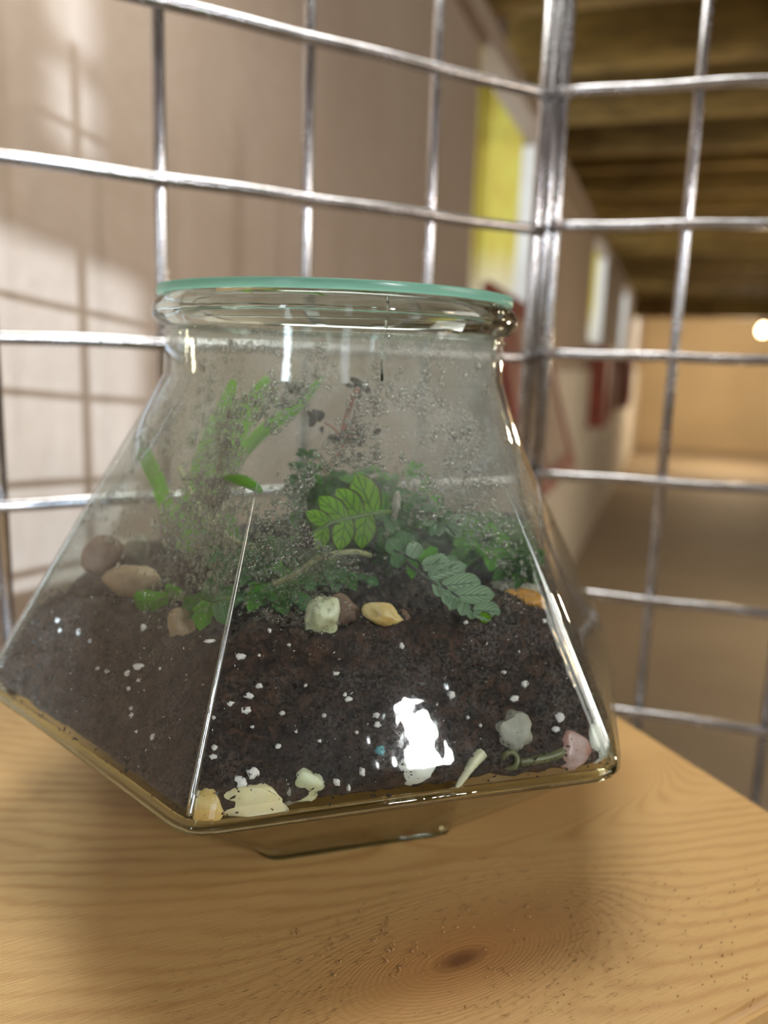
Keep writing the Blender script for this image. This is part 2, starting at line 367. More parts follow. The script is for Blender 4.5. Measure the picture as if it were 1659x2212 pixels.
V, Fs = [], []; rsx = random.Random(8)
def sliver(p, d, ln, wd, V, Fs):
    d = d.normalized(); sd_ = d.cross(Z) * wd; b = len(V)
    V += [p - sd_ - Z * .0002, p + sd_ - Z * .0002, p + d * ln * .5 + sd_ * .8 + Z * .0003, p + d * ln * .5 - sd_ * .8 + Z * .0002, p + d * ln + Z * .0005, p + d * ln * .5 + Z * .0007]
    Fs += [(b, b + 1, b + 2, b + 5), (b, b + 5, b + 3), (b + 2, b + 4, b + 5), (b + 3, b + 5, b + 4)]
for x0, y0, x1, y1, n_ in ((720, 2120, 790, 1950, 14), (700, 2075, 740, 2000, 7), (780, 2090, 850, 1985, 12), (835, 2085, 850, 2040, 9), (890, 2065, 905, 2035, 6), (1085, 2100, 1110, 2110, 4), (640, 2030, 650, 2010, 4), (850, 2115, 880, 2085, 6)):
    for i in range(n_):
        u = rsx.random(); p = onz(x0 + (x1 - x0) * u + rsx.gauss(0, 3), y0 + (y1 - y0) * u + rsx.gauss(0, 3), SH); sliver(p, bu * rsx.uniform(-1, .3) + bv * rsx.uniform(.2, 1), rsx.uniform(.0006, .0018), rsx.uniform(.0001, .0003), V, Fs)
for i in range(170):
    p = onz(rsx.uniform(900, 1640), rsx.uniform(1880, 2190), SH); sliver(p, bu * rsx.uniform(.5, 1) - bv * rsx.uniform(0, .6), rsx.uniform(.0004, .0012), rsx.uniform(.00006, .0002), V, Fs)
o = mesh('splinters', V, Fs, simple('raised_splinters', srgb(160, 122, 76), .7, var=.4, scale=900), so, False); o['kind'] = 'stuff'

# ---------------- jar ----------------
JS = 1.1
JX, JY, JTH = -.0175 * JS, .27 * JS, -1.7906
JA, JZB, JB, JZ0, JRN, JZN, JRR, JZR = .1134 * JS, -.1041 * JS, .0562 * JS, SH, .0548 * JS, -.0064 * JS, .0575 * JS, .0127 * JS
def hexr(phi, a, m_=46):
    p = a * math.cos(PI / 6); s_ = 0
    for k in range(6):
        c = math.cos(phi - JTH - PI / 6 - k * PI / 3)
        if c > 0: s_ += (c) ** m_
    return p * s_ ** (-1 / m_)
def body_r(phi, z):                                 # outer radius of the jar body above the belt
    t = (z - JZB) / (JZN - JZB); t = max(0, min(1, t))
    h = hexr(phi, JA, 46 - 20 * t); h2 = h * (JRN / JA) * 1.05
    # faces stay flat, corners fade into the round neck
    tt = t ** 1.6
    r = h * (1 - t) + (h2 * (1 - tt) + JRN * tt) * t
    d = z - JZB
    if d < .008: r -= .0022 * ((.008 - d) / .008) ** 2
    return r
def at(px, py, off=.003, tmin=.1):                  # first point inside the jar wall, off metres behind it, on the line through a pixel
    r = ray(px, py); t = tmin
    while t < .7:
        X = r * t; z = X.z; dx, dy = X.x - JX, X.y - JY
        if JZB - .03 < z < JZN + .03 and math.hypot(dx, dy) < body_r(math.atan2(dy, dx), z) - off: return X
        t += .0004
    return at(px, py, off * .75) if off > .001 else r * .2
def dep(px, py, y): r = ray(px, py); return r * (y / r.y)

def m_jarglass(name='thin_clear_glass', fog=0, tint=(.93, .965, .95), rough=.03, wave=.12):
    t = NT(name); c = t.coord('Object')
    nz = t.noise(c, 38, 3, .5); micro = t.noise(c, 700, 3, .7)
    lw = t.n('LayerWeight', None, Blend=.5, Normal=t.bump(nz, .1, .004))
    f = t.math('MULTIPLY_ADD', t.math('POWER', lw.outputs[1], 4.2), .85, .05, clamp=True)
    gl = t.n('BsdfGlossy', None, Roughness=rough, Normal=t.bump(nz, wave, .002))
    sh = t.n('MixShader', None, i0=f, i1=t.n('BsdfTransparent', None, Color=tint), i2=gl)
    if fog:
        z = t.n('SeparateXYZ', None, Vector=t.n('NewGeometry').outputs[0]).outputs[2]
        up = t.math('MULTIPLY', t.math('ADD', z, .072), 24, clamp=True)
        pat = t.ramp(t.noise(c, 26, 5, .6, .6), [(.36, (.25,) * 3), (.62, (1,) * 3)])
        fine = t.ramp(t.noise(c, 900, 2, .6), [(.35, (.5,) * 3), (.7, (1,) * 3)])
        ff = t.math('MULTIPLY', t.math('MULTIPLY', pat, fine), t.math('MULTIPLY_ADD', up, fog, .015))
        mist = t.n('AddShader', None, i0=t.n('BsdfDiffuse', None, Color=(.55, .56, .55)), i1=t.n('BsdfTranslucent', None, Color=(.4, .4, .39)))
        sh = t.n('MixShader', None, i0=ff, i1=sh, i2=mist)
    return t.fin(sh)
GLASS = m_jarglass(); GLASSF = m_jarglass('misted_inner_glass', .36, (.97, .985, .975), wave=.35)
SKIRT = m_jarglass('greenish_base_glass', 0, (.95, .95, .89), .02, .3)
def m_refr(name, ior, tint, rough=0, nscale=0):
    t = NT(name); kw = {}
    if nscale: kw['Normal'] = t.bump(t.noise(t.coord('Object'), nscale, 3), .25, .002)
    return t.fin(t.n('BsdfGlass', None, Color=tint, IOR=ior, Roughness=rough, **kw))
RIMG = m_refr('thick_rim_glass', 1.45, (.93, .96, .94), 0, 40); 
def m_water():
    t = NT('water_droplet'); lw = t.n('LayerWeight', None, Blend=.5)
    f = t.math('MULTIPLY_ADD', t.math('POWER', lw.outputs[1], 1.8), .75, .06, clamp=True)
    inner = t.n('MixShader', None, i0=.42, i1=t.n('BsdfTransparent'), i2=t.n('BsdfRefraction', None, IOR=1.33, Roughness=.02))
    return t.fin(t.n('MixShader', None, i0=f, i1=inner, i2=t.n('BsdfGlossy', None, Roughness=.06)))
WATER = m_water()
EDGEG = NT('bright_corner_glass')
EDGEG = EDGEG.fin(EDGEG.n('MixShader', None, i0=.42, i1=EDGEG.n('BsdfTransparent', None, Color=(.93, .96, .93)), i2=EDGEG.n('BsdfGlossy', None, Roughness=.16)))
TEAL = NT('teal_glass_edge')
_n = TEAL.noise(TEAL.coord('Object'), 60, 3)
TEAL = TEAL.fin(TEAL.n('MixShader', None, i0=.5, i1=TEAL.n('BsdfPrincipled', None, Base_Color=TEAL.mix(_n, (.13, .36, .28), (.25, .50, .40)), Roughness=.25),
                       i2=TEAL.n('BsdfTranslucent', None, Color=(.36, .7, .58))))

jar = empty('terrarium_jar', (JX, JY, SH)); tag(jar, 'six-sided clear glass terrarium jar misted inside, on the pine shelf', 'jar')
NA = 252
angs = [2 * PI * k / NA for k in range(NA)]
def loft(levels, name, mat, parent, rfun=None, cap0=False, cap1=False):
    V, Fs = [], []
    for z, fn in levels:
        for a in angs: r = fn(a); V.append((JX + r * math.cos(a), JY + r * math.sin(a), z))
    for i in range(len(levels) - 1):
        for k in range(NA): l = (k + 1) % NA; Fs.append((i * NA + k, i * NA + l, (i + 1) * NA + l, (i + 1) * NA + k))
    for on, i in ((cap0, 0), (cap1, len(levels) - 1)):
        if on:
            n = len(V); V.append((JX, JY, levels[i][0]))
            for k in range(NA): l = (k + 1) % NA; Fs.append((i * NA + k, i * NA + l, n) if i else (i * NA + l, i * NA + k, n))
    return mesh(name, V, Fs, mat, parent)
H = lambda a_, m_=46: (lambda ph: hexr(ph, a_, m_))
zs = [JZB + .0 + (JZN - JZB) * (i / 40) ** 1.0 for i in range(41)]
outer = [(z, (lambda zz: (lambda ph: body_r(ph, zz)))(z)) for z in zs]
loft(outer, 'body', GLASS, jar)
zs2 = [JZB + .004 + (JZN - JZB - .004) * i / 40 for i in range(41)]
loft([(z, (lambda zz: (lambda ph: body_r(ph, zz) - .0024))(z)) for z in zs2], 'inner_wall', GLASSF, jar)
# lower taper and rounded belt
a0 = hexr(JTH, JA) / 1.0
lower = [(JZ0 + .0, H(JB - .002)), (JZ0 + .0012, H(JB)), (JZ0 + .004, H(JB + .003))]
for i in range(1, 11): 
    u = i / 10; lower.append((JZ0 + .004 + (JZB - .006 - JZ0 - .004) * u, H(JB + .003 + (JA - .0125 - JB - .003) * u)))
lower += [(JZB - .0035, H(JA - .0065)), (JZB - .0015, H(JA - .0036)), (JZB, lambda ph: body_r(ph, JZB))]
loft(lower, 'base_taper', SKIRT, jar)
ins = [(z, (lambda f_: (lambda ph: f_(ph) - .003))(f)) for z, f in lower[1:-3]]
loft(ins, 'base_taper_inner', SKIRT, jar)
tube('foot_bead', [(JX + (hexr(a, JB) - .001) * math.cos(a), JY + (hexr(a, JB) - .001) * math.sin(a), JZ0 + .0014) for a in angs], .0014, m_refr('foot_glass', 1.45, (.85, .87, .76), 0, 60), jar, 8, closed=True)
loft([(JZ0 + .0005, H(JB - .002)), (JZ0 + .0006, H(.001))], 'foot_plate', SKIRT, jar, cap1=True)
ZF = JZB + .0005
loft([(ZF - .0005, lambda ph: body_r(ph, ZF) - .0025), (ZF, lambda ph: .001)], 'floor_plate', SKIRT, jar, cap1=True)
# thick glass bead round the belt
tube('belt_bead', [(JX + (body_r(a, JZB) - .0028) * math.cos(a), JY + (body_r(a, JZB) - .0028) * math.sin(a), JZB - .0008) for a in angs], .0018, m_refr('belt_glass', 1.45, (.90, .91, .84), 0, 60), jar, 10, closed=True)
for k in range(6):
    ph = JTH + k * PI / 3
    pts = []
    for i in range(16):
        z = JZB + .003 + (JZN - JZB - .03) * i / 15; r = body_r(ph, z) - .0014
        pts.append((JX + r * math.cos(ph), JY + r * math.sin(ph), z))
    tube('corner_ridge', pts, [.0010 * (1 - (i / 15) ** 2 * .92) for i in range(16)], EDGEG, jar, 10)
# neck and rim: solid glass ring
cc = (JX, JY, 0); z1 = JZN
lathe('neck', [(JRN, z1), (JRN - .0003, z1 + .006), (JRN - .0008, z1 + .0165)], cc, GLASS, jar, 160)
lathe('neck_inner', [(JRN - .0026, z1), (JRN - .003, z1 + .0165)], cc, GLASSF, jar, 160)
lathe('neck_step', [(JRN - .0008, z1 + .0128), (JRN + .0004, z1 + .0134), (JRN + .0004, z1 + .0145), (JRN - .0006, z1 + .0150)], cc, GLASS, jar, 160)
lathe('rim', [(JRN - .0035, z1 + .0158), (JRN - .0006, z1 + .016), (JRN + .0012, z1 + .0166), (JRR - .001, z1 + .0175), (JRR + .0006, z1 + .0192), (JRR + .0008, z1 + .0215), (JRR - .0002, z1 + .0238),
              (JRR - .0012, z1 + .0250), (JRR - .003, z1 + .0262), (JRN - .003, z1 + .0262), (JRN - .0038, z1 + .024), (JRN - .0038, z1 + .018), (JRN - .0035, z1 + .0158)], cc, RIMG, jar, 192)
tube('mould_seam', [(JX + (JRN + .0008 + e) * math.cos(-1.28), JY + (JRN + .0008 + e) * math.sin(-1.28), z1 + z) for e, z in ((-.0005, .001), (-.0006, .012), (.0025, .017), (.0036, .0205), (.0022, .0245))], .0004, RIMG, jar, 8)
# lid
LZ = z1 + .0263; LR = JRR - .0012
lid = empty('glass_lid', (JX, JY, LZ)); tag(lid, 'flat round glass lid with teal edge resting on the jar rim', 'lid')
lathe('disc', [(.0005, 0), (LR - .0006, 0), (LR - .0006, .0001)], (JX, JY, LZ), GLASS, lid, 192)
lathe('disc_top', [(.0005, 0), (LR - .0006, 0)], (JX, JY, LZ + .003), GLASS, lid, 192)
lathe('polished_edge', [(LR - .0009, .00005), (LR - .0002, .0001), (LR, .0007), (LR, .0023), (LR - .0002, .0029), (LR - .0009, .003)], (JX, JY, LZ), TEAL, lid, 192)

# droplets on the inner wall, none where leaves touch the glass
KEEP = [(at(745, 1110), .0125), (at(960, 1190), .009), (at(1010, 1280), .013), (at(870, 930), .006), (at(560, 960), .005)]
rd_ = random.Random(11)
def droplets(name, n, dens, rmin, rmax, label=None, stretch=1.25):
    ico = bmesh.new(); bmesh.ops.create_icosphere(ico, subdivisions=2, radius=1); base = [v.co.copy() for v in ico.verts]; fcs = [tuple(v.index for v in f.verts) for f in ico.faces]; ico.free()
    V, Fs = [], []; c = 0; tries = 0
    while c < n and tries < n * 30:
        tries += 1
        ph = rd_.uniform(0, 2 * PI); z = rd_.uniform(JZB + .01, z1 + .012)
        if math.sin(ph) > .3: continue
        if rd_.random() > dens(ph, z): continue
        _q = Vector((JX + body_r(ph, z) * math.cos(ph), JY + body_r(ph, z) * math.sin(ph), z))
        if any((_q - k_).length < kr for k_, kr in KEEP): continue
        R = (body_r(ph, z) if z < JZN else JRN) - .0026; e = .0005
        R2 = (body_r(ph + .01, z) if z < JZN else JRN) - .0026; Rz = (body_r(ph, z + e) if z + e < JZN else JRN) - .0026
        p = Vector((JX + R * math.cos(ph), JY + R * math.sin(ph), z))
        tx = (Vector((JX + R2 * math.cos(ph + .01), JY + R2 * math.sin(ph + .01), z)) - p).normalized()
        ty = (Vector((JX + Rz * math.cos(ph), JY + Rz * math.sin(ph), z + e)) - p).normalized(); nn = tx.cross(ty).normalized()
        s_ = rmin + (rmax - rmin) * rd_.random() ** 3.2; sx = s_ * rd_.uniform(.75, 1.2); sy = s_ * rd_.uniform(.9, stretch); an = rd_.uniform(-.6, .6)
        b = len(V); ca, sa = math.cos(an), math.sin(an)
        for q in base:
            k = 1 + .18 * math.sin(q.x * 3 + c) * math.cos(q.y * 4 + c * 1.7)
            u_, v_ = q.x * sx * k, q.y * sy * k
            V.append(p + tx * (u_ * ca - v_ * sa) + ty * (u_ * sa + v_ * ca) + nn * (q.z * s_ * .55))
        Fs += [tuple(b + i for i in f) for f in fcs]; c += 1
    o = mesh(name, V, Fs, WATER, jar); o['kind'] = 'stuff'; return o
def face_of(ph):                                    # angle from the front face normal
    return (ph - (JTH + PI / 6) + PI) % (2 * PI) - PI
def d1(ph, z):
    n_ = noise.noise(Vector((ph * 5, z * 60, 2.2))); h = (z - JZB) / (z1 - JZB)
    band = max(0, min(1, (h - .42) * 6))
    f = face_of(ph); lf = math.exp(-((f + .55) / .30) ** 2) + .3
    return max(0, .25 + n_ * 1.4) * band * min(1, lf) * (1.0 if h < 1 else .5)
def d2(ph, z):
    h = (z - JZB) / (z1 - JZB); f = face_of(ph)
    a = math.exp(-((f - .30) / .16) ** 2) * math.exp(-((h - .60) / .16) ** 2) + math.exp(-((f + .32) / .14) ** 2) * math.exp(-((h - .55) / .12) ** 2) + .6 * math.exp(-((f + .8) / .12) ** 2) * math.exp(-((h - .7) / .3) ** 2)
    return min(1, a) * .9
droplets('condensation', 6500, d1, .00022, .00105, stretch=1.6)
droplets('fine_condensation', 7000, d2, .00022, .00060, stretch=1.1)
droplets('large_droplets', 160, lambda ph, z: max(0, min(1, (z - JZB - .05) * 30)), .0007, .0017)

# ---------------- soil ----------------
SOIL_L = [(850, 1345), (560, 1345), (1200, 1330), (250, 1330), (90, 1290)]
zfront = at(850, 1350, .004).z
cpts = []
for px, py in ((560, 1352), (700, 1375), (850, 1352), (1000, 1360), (1220, 1325), (430, 1400), (300, 1350), (180, 1300), (60, 1335)):
    p = at(px, py, .004); cpts.append((p.x, p.y, p.z))
for px, py, y in ((200, 1185, .32), (420, 1160, .35), (700, 1150, .31), (900, 1140, .31), (1080, 1120, .30), (620, 1200, .27), (850, 1240, .245), (1050, 1250, .245), (400, 1290, .265), (300, 1290, .27)):
    p = dep(px, py, y); cpts.append((p.x, p.y, p.z))
def soil_h(x, y):
    sw = sz = 0
    for a, b, c in cpts:
        w_ = 1 / (((x - a) ** 2 + (y - b) ** 2) + 6e-5) ** 1.5; sw += w_; sz += w_ * c
    return sz / sw
def soil_top(x, y):
    h = soil_h(x, y)
    return h + .0022 * noise.noise(Vector((x * 160, y * 160, 1))) + .0014 * noise.noise(Vector((x * 480, y * 480, 5)))
def m_soil():
    t = NT('dark_peat_soil'); c = t.coord('Object')
    a = t.noise(c, 260, 8, .72, .8); b = t.noise(c, 60, 4, .6); d_ = t.noise(c, 1100, 4, .7, .3)
    k = t.ramp(a, [(.36, (.004, .002, .0015)), (.49, (.034, .016, .010)), (.64, (.11, .052, .030))])
    k = t.mix(t.math('MULTIPLY', t.ramp(d_, [(.47, (0,) * 3), (.57, (1,) * 3)]), t.ramp(b, [(.42, (.05,) * 3), (.66, (.75,) * 3)])), k, (.17, .15, .145))
    k = t.mix(t.ramp(t.noise(c, 34, 3, .5), [(.5, (0,) * 3), (.72, (.30,) * 3)]), k, (.07, .065, .07))
    return t.fin(t.n('BsdfPrincipled', None, Base_Color=k, Roughness=.55, Normal=t.bump(t.math('ADD', a, t.math('MULTIPLY', d_, .4)), .9, .002)))
SOIL = m_soil()
V, Fs = [], []; NS = 360; an2 = [2 * PI * k / NS for k in range(NS)]; NZ = 34
for i in range(NZ + 1):
    u = i / NZ
    for a in an2:
        R = body_r(a, JZB + .04) - .0032; tz = soil_top(JX + R * math.cos(a), JY + R * math.sin(a))
        # soil sits a little above the clear floor, in an uneven edge
        zl = ZF + .0009 + .0012 * noise.noise(Vector((math.cos(a) * 9, math.sin(a) * 9, 3))) + .0008 * noise.noise(Vector((math.cos(a) * 40, math.sin(a) * 40, 3)))
        z = zl + (tz - zl) * u; R = body_r(a, z) - .0034
        R -= .0011 * max(0, noise.noise(Vector((a * 40, z * 420, 7))) + .25) + (.0025 * (1 - u * 22) if u * 22 < 1 else 0)
        V.append((JX + R * math.cos(a), JY + R * math.sin(a), z))
for i in range(NZ):
    for k in range(NS): l = (k + 1) % NS; Fs.append((i * NS + k, i * NS + l, (i + 1) * NS + l, (i + 1) * NS + k))
prev = [NZ * NS + k for k in range(NS)]; rim = [Vector(V[i]) for i in prev]; NR = 44
for j in range(1, NR):
    s_ = 1 - j / NR; cur = []
    for k in range(NS):
        x = JX + (rim[k].x - JX) * s_; y = JY + (rim[k].y - JY) * s_
        cur.append(len(V)); V.append((x, y, soil_top(x, y) if j > 1 else rim[k].z * .5 + soil_top(x, y) * .5))
    for k in range(NS): l = (k + 1) % NS; Fs.append((prev[k], prev[l], cur[l], cur[k]))
    prev = cur
n = len(V); V.append((JX, JY, soil_top(JX, JY)))
for k in range(NS): Fs.append((prev[k], prev[(k + 1) % NS], n))
n = len(V); V.append((JX, JY, ZF + .002))
for k in range(NS): Fs.append(((k + 1) % NS, k, n))
soil = mesh('potting_soil', V, Fs, SOIL, None, True, (JX, JY, ZF))
tag(soil, 'bed of dark brown potting soil with white grains inside the glass jar', 'soil')

PERL = simple('white_perlite', (.78, .74, .72), .85, var=.12, scale=700, bump=.6, bd=.0004)
BLUEG = simple('pale_blue_grain', (.10, .34, .38), .7, var=.15, scale=600)
def inside(P, g=.0026):                             # keep a point within the glass
    x, y = P.x - JX, P.y - JY; rr_ = math.hypot(x, y); lim = body_r(math.atan2(y, x), max(P.z, JZB)) - g
    if rr_ > lim: P = Vector((JX + x * lim / rr_, JY + y * lim / rr_, P.z))
    if P.z < ZF + .0004: P.z = ZF + .0004
    return P
def blob(name, c, r, mat, parent=None, seed=0, sub=2, amp=.25, fr=1.5, axes=None, label=None, cat=None, group=None):
    b = bmesh.new(); bmesh.ops.create_icosphere(b, subdivisions=sub, radius=1)
    ax = axes or (Vector((1, 0, 0)), Vector((0, 1, 0)), Vector((0, 0, 1)))
    rx = r if isinstance(r, (tuple, list)) else (r, r, r); c = Vector(c); V = []
    for v in b.verts:
        q = v.co.copy(); k = 1 + amp * noise.noise(q * fr + Vector((seed * 3.1, seed * 1.7, seed))) + amp * .25 * noise.noise(q * fr * 3 + Vector((seed, 0, 0)))
        q = q * k; V.append(inside(c + ax[0] * q.x * rx[0] + ax[1] * q.y * rx[1] + ax[2] * q.z * rx[2]))
    Fs = [tuple(v.index for v in f.verts) for f in b.faces]; b.free()
    o = mesh(name, V, Fs, mat, parent, True, tuple(c))
    if label: tag(o, label, cat, group)
    return o
VAX = (CR, CU, F)                                    # handy axes for things lying against the front glass
def mm(px, p): return px / FPX * Vector(p).dot(F)    # size of px pixels at point p
perl = [(520, 1418, 22, 14), (582, 1362, 10, 9), (624, 1393, 9, 8), (452, 1385, 26, 9), (560, 1415, 7, 7), (560, 1482, 16, 10), (537, 1503, 22, 14), (497, 1520, 16, 12), (530, 1535, 24, 14), (610, 1540, 12, 10),
        (462, 1550, 10, 8), (463, 1615, 13, 13), (460, 1635, 18, 12), (600, 1612, 14, 12), (545, 1570, 8, 7), (700, 1335, 8, 8), (725, 1455, 14, 9), (745, 1500, 9, 9), (752, 1510, 18, 12), (812, 1545, 18, 13), (815, 1565, 16, 14), (770, 1582, 10, 8),
        (975, 1500, 20, 17), (868, 1395, 12, 14), (1132, 1478, 15, 15), (1110, 1508, 22, 14), (1088, 1452, 12, 8), (1208, 1550, 22, 24), (1200, 1575, 20, 14), (880, 1622, 14, 13), (782, 1667, 14, 20), (726, 1690, 18, 16),
        (753, 1702, 10, 14), (1010, 1550, 7, 7), (1038, 1567, 8, 8), (1175, 1342, 9, 9), (1006, 1344, 10, 9), (1125, 1610, 8, 8), (520, 1690, 34, 24), (545, 1670, 30, 22), (300, 1440, 34, 12), (276, 1455, 14, 14), (300, 1470, 9, 12), (310, 1355, 14, 14),
        (125, 1340, 14, 12), (170, 1365, 10, 16), (195, 1385, 10, 10), (278, 1487, 10, 10), (283, 1530, 9, 8), (285, 1545, 12, 12), (330, 1592, 12, 16), (130, 1362, 8, 12), (232, 1450, 12, 8), (346, 1444, 6, 6), (295, 1580, 8, 6),
        (212, 1443, 10, 8), (1240, 1480, 7, 6), (930, 1560, 8, 7), (660, 1480, 8, 7), (690, 1600, 9, 8), (640, 1580, 8, 8), (700, 1545, 10, 8)]
for i, (px, py, a, b) in enumerate(perl):
    p = at(px, py, .0034); s_ = mm(1, p) * .5
    blob('perlite_grain', p, (a * s_, b * s_, .0008), PERL, soil, i, 2, .75, 2.2, VAX)
p = at(820, 1622, .0034); o = blob('blue_grain', p, (mm(12, p), mm(11, p), .0008), BLUEG, soil, 5, 2, .5, 2, VAX); o['label'] = 'pale blue grain'
V, Fs = [], []                                      # uncountable crumbs and bark bits pressed on the glass and strewn over the bed
rc = random.Random(5)
def crumb(c, s_, V, Fs):
    b = len(V); q = [Vector((rc.gauss(0, 1), rc.gauss(0, 1), rc.gauss(0, 1))).normalized() * s_ * rc.uniform(.5, 1.3) for _ in range(3)]
    V += [c + q[0], c - q[0] * .8 + q[1] * .3, c + q[1] * .6, c - q[1] * .5 + q[2] * .3, c + q[2] * .5, c - q[2] * .5]
    Fs += [tuple(b + i for i in f) for f in ((0, 2, 4), (0, 4, 3), (0, 3, 5), (0, 5, 2), (1, 4, 2), (1, 3, 4), (1, 5, 3), (1, 2, 5))]
for _ in range(9000):
    a = rc.uniform(0, 2 * PI); r_ = math.sqrt(rc.random()); R = body_r(a, JZB + .045) - .006
    x, y = JX + R * r_ * math.cos(a), JY + R * r_ * math.sin(a); crumb(Vector((x, y, soil_top(x, y) + .0003)), rc.uniform(.0004, .0016), V, Fs)
for _ in range(5000):
    a = rc.uniform(PI * .95, 2 * PI * 1.02); z = ZF + .0006 + (rc.random() ** 1.3) * .03
    if z < ZF + .004 and rc.random() < .80: continue
    R = body_r(a, z) - .0031; crumb(Vector((JX + R * math.cos(a), JY + R * math.sin(a), z)), rc.uniform(.0003, .0010), V, Fs)
CRUMB = simple('black_bark_crumbs', (.022, .013, .010), .6, var=.6, scale=500, bump=.5)
o = mesh('soil_crumbs', V, Fs, CRUMB, soil, False); o['kind'] = 'stuff'
V, Fs = [], []
for _ in range(260):
    a = rc.uniform(PI * .95, 2 * PI * 1.02); z = ZF + .004 + rc.random() * .042
    R = body_r(a, z) - .0030; crumb(Vector((JX + R * math.cos(a), JY + R * math.sin(a), z)), rc.uniform(.0002, .0005), V, Fs)
o = mesh('fine_perlite', V, Fs, PERL, soil, False); o['kind'] = 'stuff'

# ---------------- pebbles ----------------
def m_stone(name, a, b, rough=.35):
    t = NT(name); c = t.coord('Object'); k = t.mix(t.ramp(t.noise(c, 90, 5, .6, .5), [(.35, (0,) * 3), (.68, (1,) * 3)]), a, b)
    p = t.n('BsdfPrincipled', None, Base_Color=k, Roughness=rough, Normal=t.bump(t.noise(c, 300, 4), .2, .0005))
    p.inputs['Subsurface Weight'].default_value = .35; p.inputs['Subsurface Radius'].default_value = (1, .8, .5); p.inputs['Subsurface Scale'].default_value = .003
    return t.fin(p)
CREAM = m_stone('cream_quartz', srgb(225, 212, 165), srgb(205, 195, 160)); GREENW = m_stone('greenish_white_quartz', srgb(214, 220, 190), srgb(190, 185, 140))
YEL = m_stone('yellow_quartz', srgb(220, 200, 140), srgb(190, 150, 80)); AMB = m_stone('amber_quartz', srgb(214, 160, 82), srgb(160, 100, 40))
WHI = m_stone('white_quartz', srgb(226, 226, 216), srgb(205, 205, 195)); BEI = m_stone('beige_stone', srgb(176, 152, 124), srgb(140, 116, 92), .6)
BRN = m_stone('brown_stone', srgb(132, 104, 86), srgb(104, 80, 66), .6); GRY = m_stone('grey_stone', srgb(165, 160, 145), srgb(120, 115, 105), .5); PNK = m_stone('pinkish_stone', srgb(160, 105, 90), srgb(190, 170, 165))
GP = 'pebbles in the terrarium'
# px, py, half width, half height, tilt, offset behind glass, material, label
peb = [(277, 1252, 50, 34, .0, .007, BEI, 'lumpy beige pebble lying on soil at left of the jar'),
       (225, 1200, 42, 38, .2, .016, BRN, 'blurred brown pebble behind the lumpy beige one at far left'),
       (300, 1185, 24, 26, .0, .022, GRY, 'small grey pebble beside the blurred brown pebble'),
       (388, 1362, 28, 40, .3, .006, BEI, 'tan pebble below the lobed leaves, left of the front glass corner'),
       (696, 1335, 34, 46, -.5, .0042, GREENW, 'greenish-white pebble standing on the soil, left of the yellowish one'),
       (738, 1322, 34, 34, 0, .014, BRN, 'dull brown pebble just behind the greenish-white one'),
       (828, 1330, 40, 24, -.35, .0045, YEL, 'yellowish oval pebble in the middle of the front glass'),
       (866, 1340, 18, 20, 0, .012, BRN, 'tiny brown pebble tucked behind the yellowish oval one'),
       (1098, 1280, 56, 32, .3, .016, GRY, 'pale grey pebble behind the amber one'),
       (1134, 1304, 44, 29, -.25, .0090, AMB, 'glossy amber pebble near the right corner of the jar'),
       (1186, 1295, 28, 24, .1, .012, BRN, 'reddish-brown pebble right of the amber one'),
       (530, 1728, 84, 42, -.25, .0048, CREAM, 'largest cream pebble in the bottom front corner of the jar'),
       (446, 1762, 34, 40, .1, .0045, YEL, 'yellowish pebble in the very bottom front corner'),
       (610, 1705, 36, 42, .1, .0065, GRY, 'dull buff pebble between the cream and the green-tinged pebbles'),
       (662, 1690, 34, 38, .2, .0050, GREENW, 'green-tinged pebble at the bottom edge, right of the cream one'),
       (884, 1665, 54, 28, .1, .0045, WHI, 'white pebble lying flat at the middle of the bottom edge'),
       (1297, 1600, 28, 40, -.1, .0028, WHI, 'white pebble in the bottom right corner of the jar'),
       (1236, 1624, 40, 36, .2, .0050, PNK, 'pinkish pebble left of the white one in the bottom right corner'),
       (1105, 1585, 44, 40, .1, .0042, GRY, 'blue-grey pebble above the curled root at the bottom right')]
for i, (px, py, a, b, tl, off, mt, lab) in enumerate(peb):
    p = at(px, py, off)
    if p.z < ZF + .002: p.z = ZF + .002 + mm(b, p) * .3
    s_ = mm(1, p); c, s2 = math.cos(tl), math.sin(tl); ax = (CR * c + CU * s2, CU * c - CR * s2, F)
    th = min(a, b) * s_ * .7
    if off < .01: p = p + F * (th * (.25 if py > 1400 else .72))              # fully behind the glass
    blob('pebble', p, (a * s_ * 1.08, b * s_ * 1.08, th), mt, None, i + 2, 4, .34, 1.15, ax, lab, 'pebble', GP)

